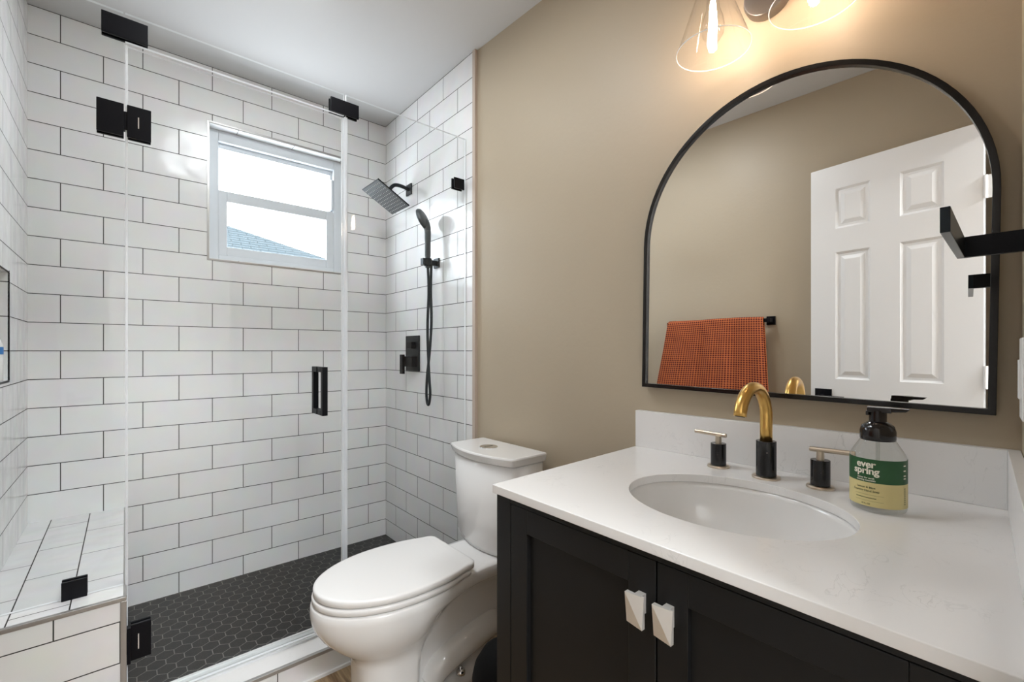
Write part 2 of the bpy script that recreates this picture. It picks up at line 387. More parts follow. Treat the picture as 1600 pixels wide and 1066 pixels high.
# ---------------------------------------------------------------- shower glass
def pane(name, x0, x1, z0, z1, root, y=YG):
    bm = bmesh.new(); t = .005; fs = box(bm, x0, x1, y - t, y + t, z0, z1)
    bmesh.ops.recalc_face_normals(bm, faces=bm.faces)
    for f in bm.faces: f.material_index = 0 if abs(f.normal.y) > .5 else 1
    return part(name, bm, [glass, glass_edge], root)
def clamp(bm, x0, x1, z0, z1):
    for s in (-1, 1):
        a, b_ = YG + s * .006, YG + s * .014
        box(bm, x0, x1, min(a, b_), max(a, b_), z0, z1)
encl = empty('glass_screen', 'fixed clear glass screen panels around the shower opening, black clamps', 'shower screen', (0.45, YG, -1.04))
pane('side_panel', A + .003, -.004, -.671, .972, encl)
pane('transom', .0, .628, .890, .972, encl)
pane('return_panel', .636, D - .004, -1.040, .972, encl)
for x0, x1, z0, z1 in ((-.051, .051, .894, .953), (.576, .682, .890, .942), (-.130, -.079, -.679, -.622), (1.118, 1.172, .732, .780)):
    bm = bmesh.new(); clamp(bm, x0, x1, z0, z1)
    if z1 < -.6: box(bm, x0, x1, YG - .014, YG + .014, -.6715, -.668)
    part('clamp', bm, black, encl, bevel=.0015)
bm = bmesh.new(); box(bm, .628, .640, YG - .007, YG + .008, -1.04, .885); part('seal', bm, clearplastic, encl)
door = empty('glass_door', 'frameless clear glass shower door with square black pull handle', 'shower door', (0.0, YG, -1.03))
pane('door_glass', .004, .620, -1.028, .878, door)
bm = bmesh.new(); box(bm, .6205, .6265, YG - .007, YG + .007, -1.028, .878); part('seal', bm, clearplastic, door)
bm = bmesh.new(); box(bm, .0, .006, YG - .009, YG + .009, -1.028, .878); part('seal', bm, clearplastic, door)
for z0, z1, left in ((.614, .706, True), (-.893, -.790, False)):
    bm = bmesh.new()
    clamp(bm, .004, .058, z0, z1)
    if left: clamp(bm, -.061, -.003, z0, z1)
    else: box(bm, .0035, .012, YG - .03, YG + .03, z0, z1)
    box(bm, -.004, .008, YG - .011, YG + .011, z0 + .02, z1 - .02)
    h = part('hinge', bm, black, door, bevel=.0015)
    bm = bmesh.new(); box(bm, .028, .0305, YG - .0155, YG - .0138, z0 + .03, z1 - .03); q = new('slot', bm, silver, h)
    loc = door.location; 
    for v in q.data.vertices: v.co -= Vector(loc)
bm = bmesh.new(); xh = .540; w = .0095
for s, dy in ((-1, -.050), (1, .050)):
    y0 = YG + dy
    box(bm, xh - w, xh + w, y0 - w, y0 + w, -.232, -.058)
    for zz in (-.232, -.077): box(bm, xh - w, xh + w, min(y0, YG + s * .005), max(y0, YG + s * .005), zz, zz + .019)
part('pull_handle', bm, black, door, bevel=.001)

# ---------------------------------------------------------------- shower fittings
sh = empty('rain_shower', 'square black rain shower head tilted on a short wall arm', 'shower head', (D, 2.248, .886))
bm = bmesh.new(); box(bm, D - .008, D, 2.218, 2.278, .856, .916); part('wall_flange', bm, black_soft, sh, bevel=.002)
bm = bmesh.new(); tube(bm, smooth_path([(D - .004, 2.248, .886), (1.14, 2.248, .895), (1.10, 2.248, .892), (1.075, 2.248, .868), (1.058, 2.248, .835)]), .010); part('arm', bm, black_soft, sh, smooth=True)
ang = math.atan2(.099, .174)
Mh = Matrix.Translation((1.0465, 2.248, .812)) @ Matrix.Rotation(ang, 4, 'Y')
bm = bmesh.new(); box(bm, -.1, .1, -.1, .1, 0, .006, Mh); lathe(bm, [(.012, .004), (.022, .006), (.018, .02), (.010, .03)], M=Mh); 
hp = part('spray_plate', bm, black_soft, sh, bevel=.001)
bm = bmesh.new(); box(bm, -.097, .097, -.097, .097, -.0012, 0.0, Mh); f1 = part('nozzle_face', bm, grey_face, sh)
nozz = mat('nozzle_rubber', (0.75, 0.75, 0.74), 0.5)
bm = bmesh.new()
for i in range(10):
    for k in range(10):
        lathe(bm, [(.0026, -.0012), (.002, -.0035)], n=6, M=Mh @ Matrix.Translation((-.081 + i * .018, -.081 + k * .018, 0)))
part('nozzles', bm, nozz, sh)['kind'] = 'stuff'

hsx, hsy = 1.133, 1.957
hh = empty('hand_shower', 'black hand shower hanging in its wall holder, hose looping down', 'hand shower', (D, hsy, .43))
bm = bmesh.new(); box(bm, D - .008, D, hsy - .024, hsy + .024, .415, .463); box(bm, D - .05, D - .008, hsy - .011, hsy + .011, .425, .449)
lathe(bm, [(.018, .418), (.02, .425), (.02, .452), (.018, .457)], c=(hsx, hsy, 0), n=20)
box(bm, hsx - .028, hsx - .018, hsy - .004, hsy + .022, .422, .456); part('wall_holder', bm, black_soft, hh, bevel=.0015)
bm = bmesh.new()
NH = Vector((-.55, .835, 0)); TLT = R(24)
ax = Vector((0, 0, 1)) * math.cos(TLT) + NH * math.sin(TLT); nn = NH * math.cos(TLT) - Vector((0, 0, 1)) * math.sin(TLT); ww = ax.cross(nn)
hb0 = Vector((hsx, hsy, .592)); hc = hb0 + ax * .066
tube(bm, smooth_path([(hsx + .001, hsy, .41), (hsx, hsy, .47), (hsx, hsy, .55), hb0], 6), [.0125] * 6 + [.0145] * 6 + [.0155] * 7, 16)
hs_grey = mat('hazed_black_plastic', (0.055, 0.065, 0.07), 0.35, .2)  # black handset lightened to grey: window haze put into the colour
part('handle', bm, hs_grey, hh, smooth=True)
bm = bmesh.new(); rings = []
Mr = Matrix((( ax.x, ww.x, nn.x, hc.x), (ax.y, ww.y, nn.y, hc.y), (ax.z, ww.z, nn.z, hc.z), (0, 0, 0, 1)))
lathe(bm, [(.020, .012), (.040, .011), (.046, .006), (.047, -.001), (.042, -.010), (.028, -.017), (.008, -.020)], n=40, M=Mr @ Matrix.Diagonal((1.22, 1, 1, 1)))
tube(bm, smooth_path([hb0 - Vector((0, 0, .012)), hb0 + Vector((0, 0, .012)) + NH * .002, hb0 + ax * .035 - nn * .004, hb0 + ax * .06 - nn * .005], 4), [.0155, .0155, .0155, .016, .017, .018, .019, .020, .021, .021, .020, .018, .014], 18)
part('spray_head', bm, hs_grey, hh, smooth=True)
hose_m = mat('black_hose', (0.02, 0.027, 0.032), 0.35, .5); noise_bump(hose_m, 300, .4, .001)
bm = bmesh.new()
tube(bm, smooth_path([(hsx, hsy, .42), (hsx + .004, hsy - .002, .30), (hsx + .004, hsy + .008, .14), (hsx + .003, hsy + .004, .02), (hsx + .002, hsy - .012, -.14), (hsx + .002, hsy - .020, -.21), (hsx + .002, hsy - .008, -.262), (hsx + .002, hsy + .008, -.258),
     (hsx + .002, hsy + .016, -.21), (hsx + .004, hsy + .012, -.12), (hsx + .010, hsy - .002, .0), (hsx + .016, hsy - .008, .14), (hsx + .014, hsy - .006, .30), (hsx + .020, hsy, .425)], 10), .0068, 10)
part('hose', bm, hose_m, hh, smooth=True)
va = empty('shower_valve', 'rectangular black shower valve plate with lever on the tiled wall', 'shower valve', (D, 2.206, -.015))
bm = bmesh.new(); box(bm, D - .008, D, 2.131, 2.281, -.11, .082); part('plate', bm, black_soft, va, bevel=.003)
bm = bmesh.new(); box(bm, D - .035, D - .008, 2.165, 2.215, .012, .048); part('diverter_knob', bm, black, va, bevel=.002)
bm = bmesh.new(); box(bm, D - .04, D - .008, 2.15, 2.25, -.085, -.03); box(bm, D - .055, D - .04, 2.225, 2.258, -.125, -.02); part('lever', bm, black, va, bevel=.002)

# bottle in niche
nb_ = empty('shampoo_bottle', 'white shampoo bottle with a red pump in the shower niche', 'bottle', (-.316, 2.105, NZ0))
bm = bmesh.new(); lathe(bm, [(.026, NZ0), (.029, NZ0 + .005), (.029, NZ0 + .115), (.022, NZ0 + .135), (.012, NZ0 + .145)], c=(-.318, 2.105, 0), n=28)
part('body', bm, seatplastic, nb_, smooth=True)
redm = mat('red_plastic', (0.25, 0.01, 0.02), .4); bluem = mat('blue_label', (0.03, 0.17, 0.45), .5)
bm = bmesh.new(); lathe(bm, [(.015, NZ0 + .145), (.015, NZ0 + .16), (.007, NZ0 + .165), (.006, NZ0 + .19)], c=(-.318, 2.105, 0), n=20); part('pump', bm, redm, nb_, smooth=True)
bm = bmesh.new(); lathe(bm, [(.0295, NZ0 + .085), (.0295, NZ0 + .108)], c=(-.318, 2.105, 0), n=28, cap0=False, cap1=False); part('label_band', bm, bluem, nb_, smooth=True)

# ---------------------------------------------------------------- toilet
TY = 1.365
toi = empty('toilet', 'white two-piece toilet with closed seat between shower and vanity', 'toilet', (0.80, TY, FL))
def outline(xf, xc, W, xs, wd, xb, z, p=2.0, cy=TY, rc=.02, convex=False):
    pts = []
    for i in range(15):
        a = math.pi / 2 * i / 14; ca, sa = math.cos(a), math.sin(a)
        pts.append((xc - (xc - xf) * ca ** (2 / p), W * sa ** (2 / p)))
    for i in range(1, 13):
        t = i / 12; s = t ** 2.2 if convex else t * t * (3 - 2 * t); pts.append((xc + (xs - xc) * t, W + (wd - W) * s))
    for i in range(1, 5): pts.append((xs + (xb - rc - xs) * i / 4, wd))
    for i in range(1, 5):
        a = math.pi / 2 * i / 4; pts.append((xb - rc + rc * math.sin(a), wd - rc + rc * math.cos(a)))
    full = [(x, y) for x, y in pts[:]]; full += [(x, -y) for x, y in reversed(pts[1:])]
    return [(x, cy + y, z) for x, y in full]
bm = bmesh.new()
lv = [(-1.137, .545, .66, .112, .73, .108, .985, 3.2), (-1.11, .542, .66, .112, .73, .105, .99, 3.2), (-1.095, .540, .67, .109, .735, .066, 1.00, 3.2), (-1.03, .538, .69, .107, .735, .055, 1.03, 3.2), (-.985, .535, .69, .106, .74, .055, 1.06, 3.0), (-.955, .532, .69, .107, .755, .056, 1.07, 2.8),
      (-.935, .525, .68, .110, .775, .058, 1.08, 2.5), (-.912, .503, .66, .121, .80, .060, 1.085, 2.3), (-.885, .470, .65, .140, .83, .064, 1.10, 2.1), (-.85, .437, .66, .160, .87, .070, 1.11, 2.05), (-.82, .418, .665, .172, .91, .080, 1.125, 2.0),
      (-.798, .411, .67, .177, .945, .116, 1.14, 2.0), (-.790, .410, .67, .178, .948, .122, 1.145, 2.0), (-.775, .408, .67, .180, .95, .124, 1.15, 2.0), (-.755, .410, .67, .180, .95, .125, 1.15, 2.0), (-.750, .414, .67, .176, .95, .121, 1.146, 2.0), (-.749, .43, .67, .160, .95, .105, 1.13, 2.0)]
rings = []
for z, xf, xc, W, xs, wd, xb, p in lv: rings.append(outline(xf, xc, W, xs, wd, xb, z, p))
loft(bm, rings)
for s in (-1, 1):
    tube(bm, smooth_path([(.77, TY + s * .045, -1.09), (.80, TY + s * .055, -1.055), (.86, TY + s * .06, -1.03), (.94, TY + s * .06, -1.01), (1.02, TY + s * .05, -1.0), (1.05, TY + s * .03, -1.02)]), .047, 20)
part('bowl', bm, ceramic, toi, smooth=True)
bm = bmesh.new()
def slab(z0, z1, xf, W, back, wb, e=.006, xc=.68):
    a = dict(xc=xc, xs=back - .03, wd=wb)
    O = lambda d, z: outline(xf + d, xc, W - d, back - .040, wb - d, back - d, z, 2.05, rc=.030, convex=True)
    rs = [O(e, z0), O(0, z0 + e * .7), O(0, z1 - e * .8), O(e * .6, z1 - e * .25), O(e * 2, z1)]
    loft(bm, rs)
slab(-.7465, -.7275, .414, .178, .885, .146, .004); part('seat', bm, seatplastic, toi, smooth=True)
bm = bmesh.new(); slab(-.7255, -.7035, .418, .177, .895, .148, .005); part('seat_lid', bm, seatplastic, toi, smooth=True)
for s in (-1, 1):
    bm = bmesh.new(); box(bm, .880, .915, TY + s * .085 - .014, TY + s * .085 + .014, -.748, -.722)
    part('seat_hinge', bm, seatplastic, toi, bevel=.005)
def tank_ring(z, yh, xf, bow, xb, rc=.02, cy=1.377):
    pts = [(xb, -yh + rc), (xb - rc * .3, -yh + rc * .3), (xb - rc, -yh)]
    pts += [(xf + rc, -yh), (xf + rc * .3, -yh + rc * .25)]
    n = 22
    for i in range(n + 1):
        t = -1 + 2 * i / n; pts.append((xf - bow * (1 - t * t), t * (yh - rc * .6)))
    pts += [(xf + rc * .3, yh - rc * .25), (xf + rc, yh), (xb - rc, yh), (xb - rc * .3, yh - rc * .3), (xb, yh - rc)]
    return [(x, cy + y, z) for x, y in pts]
bm = bmesh.new()
loft(bm, [tank_ring(-.7490, .150, 1.05, .03, 1.165), tank_ring(-.745, .168, 1.04, .035, 1.175), tank_ring(-.72, .178, 1.034, .036, 1.18), tank_ring(-.60, .184, 1.030, .037, 1.182), tank_ring(-.412, .188, 1.026, .038, 1.184)])
part('tank', bm, ceramic, toi, smooth=True)
bm = bmesh.new()
loft(bm, [tank_ring(-.411, .190, 1.026, .038, 1.184, .012), tank_ring(-.406, .195, 1.021, .039, 1.187, .012), tank_ring(-.383, .198, 1.015, .041, 1.189, .01), tank_ring(-.378, .196, 1.017, .041, 1.187, .01), tank_ring(-.3765, .192, 1.021, .041, 1.183, .01)])
o = part('tank_lid', bm, ceramic, toi, smooth=False, bevel=.0015, angle=20)
bm = bmesh.new(); lathe(bm, [(.036, -.3768), (.036, -.3735), (.033, -.3725)], c=(1.078, 1.395, 0), n=36); fb = part('flush_button', bm, chrome, toi, bevel=.0005)
bm = bmesh.new(); box(bm, 1.058, 1.098, 1.394, 1.3955, -.3724, -.3718); q = part('button_gap', bm, black, fb)
bm = bmesh.new(); lathe(bm, [(.016, -1.09), (.016, -1.082), (.012, -1.076), (.004, -1.074)], c=(.86, TY - .098, 0), n=20); box(bm, .855, .865, TY - .103, TY - .093, -1.076, -1.066)
part('floor_bolt', bm, chrome, toi, smooth=True)

# ---------------------------------------------------------------- bin
wb = empty('waste_bin', 'small black waste bin on the floor between toilet and vanity', 'bin', (.815, .955, FL))
bm = bmesh.new(); lathe(bm, [(.080, FL), (.088, FL + .01), (.104, FL + .20), (.104, FL + .215)], c=(.815, .955, 0), n=40); part('body', bm, rubber, wb, smooth=True)
bm = bmesh.new(); lathe(bm, [(.106, FL + .212), (.107, FL + .23), (.100, FL + .262), (.080, FL + .295), (.045, FL + .32), (.01, FL + .328)], c=(.815, .955, 0), n=40); part('lid', bm, rubber, wb, smooth=True)

# ---------------------------------------------------------------- vanity
CZ = -.298; CT = .0185
XF = .6216
def wfx(y, off=0.0): return wallx(y) - off
van = empty('vanity_cabinet', 'black shaker vanity cabinet with two doors under the white countertop', 'cabinet', (.90, .40, FL))
yl, yr = .782, .0
bm = bmesh.new()
x0 = XF + .006
# carcass with open front behind doors
box(bm, x0 + .02, 1.19, yl - .018, yl, FL + .01, CZ - CT - .0005); box(bm, x0 + .02, 1.19, yr + .02, yr + .034, FL + .01, CZ - CT - .0005)
box(bm, x0 + .02, 1.19, yr + .03, yl - .018, FL + .09, FL + .105); box(bm, 1.18, 1.192, yr + .03, yl - .018, FL + .09, CZ - CT - .0005)
box(bm, x0 + .06, x0 + .075, yr + .02, yl, FL + .0, FL + .09)
part('carcass', bm, cab, van)
YD = .3856
bm = bmesh.new()
box(bm, x0, x0 + .02, .736, yl, FL, CZ - CT - .0005); box(bm, x0, x0 + .02, yr, .036, FL, CZ - CT - .0005)
box(bm, x0, x0 + .02, .036, .736, -.3275, CZ - CT - .0005); box(bm, x0, x0 + .02, .036, .736, FL + .09, FL + .13)
part('face_frame', bm, cab, van, bevel=.0008)
def shaker(y0, y1, z0, z1, knobc):
    bm = bmesh.new(); s = .050; xa, xb = x0 + .0005, x0 + .019; zb, zt = z0, z1
    box(bm, xa, xb, y0, y0 + s, zb, zt); box(bm, xa, xb, y1 - s, y1, zb, zt); box(bm, xa, xb, y0 + s, y1 - s, zt - s, zt); box(bm, xa, xb, y0 + s, y1 - s, zb, zb + s)
    box(bm, xa + .010, xb - .002, y0 + s - .002, y1 - s + .002, zb + s - .002, zt - s + .002)
    d = part('door', bm, cab, van, bevel=.0012)
    # pyramid knob
    bm = bmesh.new(); yk0, yk1 = knobc - .0157, knobc + .0157; k0, k1 = -.431, -.382; xk = .602
    cs = [(xk + .001, yk0, k0), (xk + .001, yk1, k0), (xk + .001, yk1, k1), (xk + .001, yk0, k1)]
    bk = [(xk + .005, a, b_) for _, a, b_ in cs]
    cs[1] = (xk + .0055, *cs[1][1:]); cs[3] = (xk + .0055, *cs[3][1:]); bk = [(xk + .008, a, b_) for _, a, b_ in cs]
    f = [bm.verts.new(c) for c in cs]; g = [bm.verts.new(c) for c in bk]
    # ridge runs from the upper-left to the lower-right corner; the other two corners fall back
    f[0].co.x = xk + .0; f[2].co.x = xk + .0
    tl, br_ = 2, 0
    bm.faces.new([f[0], f[1], f[2]]); bm.faces.new([f[0], f[2], f[3]])
    for i in range(4): bm.faces.new([f[i], f[(i + 1) % 4], g[(i + 1) % 4], g[i]])
    bm.faces.new(g)
    box(bm, xk + .007, x0 + .001, knobc - .0065, knobc + .0065, k0 + .014, k1 - .004)
    part('knob', bm, silver, d)
shaker(YD + .0015, .7345, FL + .132, -.329, .4105); shaker(.0375, YD - .0015, FL + .132, -.329, .362)

# countertop with oval cut-out
def cy_side(x): return .791 + (x - XF) * .0475
def cy_right(x): return southy(x) + .0015
bm = bmesh.new()
def cnt_outline():
    yb1 = .8195; yb0 = .0185
    return [(XF, .791), (wallx(yb1) - .001, yb1), (wallx(yb0) - .001, yb0 ), (XF - .003, southy(XF) + .001)]
NE = 64; SX, SY, SRX, SRY = .916, .398, .171, .206
el = lambda f, k=1.0: [(SX + SRX * k * math.cos(2 * math.pi * i / NE), SY + SRY * k * math.sin(2 * math.pi * i / NE)) for i in range(NE)]
oo = cnt_outline()
for z in (CZ, CZ - CT):
    ov = [bm.verts.new((*p, z)) for p in oo]; iv = [bm.verts.new((*p, z)) for p in el(0)]
    ed = [bm.edges.new((ov[i], ov[(i + 1) % 4])) for i in range(4)] + [bm.edges.new((iv[i], iv[(i + 1) % NE])) for i in range(NE)]
    bmesh.ops.triangle_fill(bm, use_beauty=True, edges=ed)
    if z == CZ: o1, i1 = ov, iv
    else: o2, i2 = ov, iv
for i in range(4): bm.faces.new([o1[i], o1[(i + 1) % 4], o2[(i + 1) % 4], o2[i]])
for i in range(NE): bm.faces.new([i1[i], i1[(i + 1) % NE], i2[(i + 1) % NE], i2[i]])
tag(new('countertop', bm, quartz, bevel=.0015, angle=60), 'white veined quartz countertop with oval basin cut-out', 'countertop')
# basin
bm = bmesh.new()
prof = [(1.10, -.0002), (1.012, -.0002), (1.005, -.012), (.985, -.04), (.94, -.075), (.84, -.11), (.66, -.133), (.42, -.145), (.15, -.149)]
inner = [[(SX + SRX * k * math.cos(2 * math.pi * i / NE), SY + SRY * k * math.sin(2 * math.pi * i / NE), CZ - CT + z) for i in range(NE)] for k, z in prof]
outer = [[(SX + (SRX * k + .008) * math.cos(2 * math.pi * i / NE), SY + (SRY * k + .008) * math.sin(2 * math.pi * i / NE), CZ - CT + z - .010) for i in range(NE)] for k, z in prof if k < 1.05]
loft(bm, inner, False, True); loft(bm, [inner[0]] + outer, False, True)
bmesh.ops.remove_doubles(bm, verts=bm.verts, dist=.00001)
sink = tag(new('wash_basin', bm, ceramic, smooth=True), 'white oval undermount wash basin below the faucet', 'basin')
bm = bmesh.new(); lathe(bm, [(.022, CZ - CT - .1485), (.022, CZ - CT - .1465), (.016, CZ - CT - .1455)], c=(SX, SY, 0), n=24); new('drain', bm, chrome, sink)
# backsplash
BT = -.186
def bquad(y0, y1, o0, o1, z0, z1):
    bm = bmesh.new()
    prism(bm, [(wallx(y0) - o0, y0), (wallx(y1) - o0, y1), (wallx(y1) - o1, y1), (wallx(y0) - o1, y0)], z0, z1); return bm
tag(new('backsplash', bquad(.0345, .8195, .0005, .020, CZ, BT), quartz, bevel=.001), 'white quartz upstand along the wall behind the faucet', 'backsplash')
bm = bmesh.new(); xa, xb = XF + .002, wallx(.03) - .0015
prism(bm, [(xa, southy(xa) + .0012), (xb, southy(xb) + .0012), (xb, southy(xb) + .0185), (xa, southy(xa) + .0185)], CZ + .0002, BT)
tag(new('side_splash', bm, quartz, bevel=.001), 'white quartz side upstand at the right end of the countertop', 'backsplash')

# faucet and handles (widespread, on the countertop)
stoneblk = mat('black_marble', (0.010, 0.010, 0.011), 0.14); 
N, Lk = nt(stoneblk); tcx = N.new('ShaderNodeTexCoord'); nox = N.new('ShaderNodeTexNoise'); nox.inputs['Scale'].default_value = 90; crx = N.new('ShaderNodeValToRGB')
crx.color_ramp.elements[0].position = .72; crx.color_ramp.elements[0].color = (.008, .008, .009, 1); crx.color_ramp.elements[1].position = .76; crx.color_ramp.elements[1].color = (.25, .22, .2, 1)
Lk.new(tcx.outputs['Object'], nox.inputs['Vector']); Lk.new(nox.outputs['Fac'], crx.inputs[0]); Lk.new(crx.outputs[0], N['Principled BSDF'].inputs['Base Color'])
fx, fy = 1.142, .413
fa = empty('faucet', 'brushed brass gooseneck faucet on a black cylinder base behind the basin', 'faucet', (fx, fy, CZ))
bm = bmesh.new(); lathe(bm, [(.030, CZ), (.030, CZ + .004), (.027, CZ + .006)], c=(fx, fy, 0), n=40); part('escutcheon', bm, champagne, fa, bevel=.0005)
bm = bmesh.new(); lathe(bm, [(.0215, CZ + .006), (.0215, CZ + .087)], c=(fx, fy, 0), n=40); part('base', bm, stoneblk, fa, bevel=.001, smooth=True)
bm = bmesh.new(); rad = .0675; zc = -.151; pts = [(fx, fy, CZ + .087), (fx, fy, -.18), (fx, fy, zc)]
for i in range(1, 21):
    a = R(172) * i / 20; pts.append((fx - rad + rad * math.cos(a), fy + .004 * i / 20, zc + rad * math.sin(a)))
tube(bm, pts, .0132, 24); part('spout', bm, brass, fa, smooth=True)
bm = bmesh.new(); e_ = Vector(pts[-1]); d_ = (e_ - Vector(pts[-2])).normalized(); tube(bm, [e_ - d_ * .001, e_ + d_ * .0012], .0098, 20); part('aerator', bm, black, fa)
def handle(x, y, s, label):
    h = empty('lever_tap', label, 'tap', (x, y, CZ), None)
    bm = bmesh.new(); lathe(bm, [(.0265, CZ), (.0265, CZ + .004), (.024, CZ + .006)], c=(x, y, 0), n=40); part('escutcheon', bm, champagne, h, bevel=.0005)
    bm = bmesh.new(); lathe(bm, [(.0185, CZ + .006), (.0185, CZ + .061)], c=(x, y, 0), n=40); part('base', bm, stoneblk, h, bevel=.001)
    bm = bmesh.new(); lathe(bm, [(.0075, CZ + .061), (.0075, CZ + .079)], c=(x, y, 0), n=24); part('stem', bm, champagne, h, smooth=False)
    bm = bmesh.new(); tube(bm, [(x, y - s * .020, CZ + .082), (x, y + s * .062, CZ + .084)], .0052, 20); part('lever', bm, champagne, h, bevel=.0008)
handle(1.157, .532, 1, 'black and champagne lever handle left of the brass faucet')
handle(1.148, .306, -1, 'black and champagne lever handle between faucet and soap bottle')

# ---------------------------------------------------------------- soap bottle
bx, by = 1.080, .195
sb = empty('soap_bottle', 'clear foaming soap bottle, green and yellow label, black pump', 'soap dispenser', (bx, by, CZ))
BR = .0425
def bprof(z):  # outer radius with height above counter
    if z < .008: return BR * (.86 + .14 * math.sqrt(max(0, 1 - ((.008 - z) / .008) ** 2)))
    if z < .100: return BR
    t = (z - .100) / .032; return BR + (.026 - BR) * (t ** 1.5 * (1.6 - .6 * t)) if t < 1 else .026
bm = bmesh.new(); zs = [0, .002, .004, .008, .03, .06, .085, .095, .100, .106, .112, .118, .124, .130, .134]
lathe(bm, [(bprof(z), CZ + z + .0003) for z in zs], c=(bx, by, 0), n=48); part('body', bm, bottle_glass, sb, smooth=True)
def band(z0, z1, m, name, rad=BR + .0006):
    bm = bmesh.new(); base = math.atan2(-by, -bx); n = 48; a = []; b = []
    for i in range(n + 1):
        t = base - R(97) + R(194) * i / n
        a.append(bm.verts.new((bx + rad * math.cos(t), by + rad * math.sin(t), CZ + z0))); b.append(bm.verts.new((bx + rad * math.cos(t), by + rad * math.sin(t), CZ + z1)))
    for i in range(n): bm.faces.new([a[i], a[i + 1], b[i + 1], b[i]])
    return part(name, bm, m, sb, smooth=True)
lab = band(.012, .056, yellow, 'yellow_label'); labg = band(.056, .099, green, 'green_label')
bm = bmesh.new(); lathe(bm, [(.0265, CZ + .130), (.0275, CZ + .133), (.0275, CZ + .147), (.0245, CZ + .157), (.017, CZ + .163), (.0135, CZ + .165)], c=(bx, by, 0), n=40); part('cap', bm, cap_black, sb, smooth=True)
bm = bmesh.new(); lathe(bm, [(.0135, CZ + .164), (.0135, CZ + .186)], c=(bx, by, 0), n=32)
vdir = Vector((bx, by, 0)).normalized(); right = Vector((vdir.y, -vdir.x, 0)); Mn = Matrix.Translation((bx, by, 0)) @ Matrix.Rotation(math.atan2(right.y, right.x), 4, 'Z')
box(bm, -.016, .020, -.0125, .0125, CZ + .182, CZ + .1915, Mn)
r1 = [Mn @ Vector(p) for p in ((.018, -.010, CZ + .184), (.018, .010, CZ + .184), (.018, .010, CZ + .1912), (.018, -.010, CZ + .1912))]
r2 = [Mn @ Vector(p) for p in ((.040, -.006, CZ + .185), (.040, .006, CZ + .185), (.046, .006, CZ + .1905), (.046, -.006, CZ + .1905))]
loft(bm, [r1, r2]); box(bm, -.018, -.013, -.010, .010, CZ + .176, CZ + .184, Mn)
part('pump_head', bm, cap_black, sb, bevel=.0012)
bm = bmesh.new(); tube(bm, [(bx, by, CZ + .01), (bx, by, CZ + .135)], .003, 8); part('dip_tube', bm, bottle_glass, sb, smooth=True)

def wrap_text(txt, size, zc_, ang0, m, parent, name, bold=.0, spacing=1.0, rad=BR + .0014, rot=False):
    cu = bpy.data.curves.new('t', 'FONT'); cu.body = txt; cu.size = size; cu.align_x = 'CENTER'; cu.align_y = 'CENTER'; cu.offset = bold; cu.space_character = spacing; cu.resolution_u = 3
    to = bpy.data.objects.new('t', cu); C.objects.link(to); bpy.context.view_layer.update()
    me = bpy.data.meshes.new_from_object(to.evaluated_get(bpy.context.evaluated_depsgraph_get())); bpy.data.objects.remove(to)
    bm = bmesh.new(); bm.from_mesh(me); bpy.data.meshes.remove(me)
    bmesh.ops.subdivide_edges(bm, edges=[e for e in bm.edges if e.calc_length() > size * .3], cuts=2)
    base = math.atan2(-by, -bx)
    for v in bm.verts:
        x, y = v.co.x, v.co.y
        if rot: x, y = -y, x
        a = base + ang0 + x / rad
        v.co = Vector((bx + rad * math.cos(a), by + rad * math.sin(a), zc_ + y))
    bm.normal_update(); o = part(name, bm, m, parent); return o
# text runs left->right as seen from the camera: angle increases anticlockwise = to the viewer's right
wrap_text('ever', .0175, CZ + .0888, -.42, cream, labg, 'lettering', .0005, .97)
wrap_text('spring', .0175, CZ + .0768, -.42, cream, labg, 'lettering', .0005, .97)
for i, t in enumerate(('BETTER FOR EARTH', 'CLEANING SOAP', 'PLANT BASED')):
    pass
wrap_text('Lemon & Mint', .0052, CZ + .0465, -.42, dark_print, lab, 'lettering', .0001)
wrap_text('Foaming Hand Soap', .0052, CZ + .0405, -.42, dark_print, lab, 'lettering', .0001)
wrap_text('better for earth', .0042, CZ + .0640, -.42, cream, labg, 'lettering', .0001)
wrap_text('cleaning essentials', .0042, CZ + .0598, -.42, cream, labg, 'lettering', .0001)
wrap_text('10 FL OZ', .0036, CZ + .0165, -.42, dark_print, lab, 'lettering', .0001)
def band_line(a0, a1, z, h, m, parent, name):
    bm = bmesh.new(); rad = BR + .001; base = math.atan2(-by, -bx); n = 12; a = []; b = []
    for i in range(n + 1):
        t = base + a0 + (a1 - a0) * i / n
        a.append(bm.verts.new((bx + rad * math.cos(t), by + rad * math.sin(t), CZ + z))); b.append(bm.verts.new((bx + rad * math.cos(t), by + rad * math.sin(t), CZ + z + h)))
    for i in range(n): bm.faces.new([a[i], a[i + 1], b[i + 1], b[i]])
    part(name, bm, m, parent)
for z in (.033, .022): band_line(-.85, .2, z, .0003, dark_print, lab, 'rule')
band_line(-.8, -.05, .027, .0012, dark_print, lab, 'small_print')
for z in (.066, .071, .080, .089): band_line(.98, 1.12, z, .0022, cream, labg, 'side_print')
for k in range(9): band_line(1.02, 1.10, .020 + k * .0035, .0016, dark_print, lab, 'side_print')

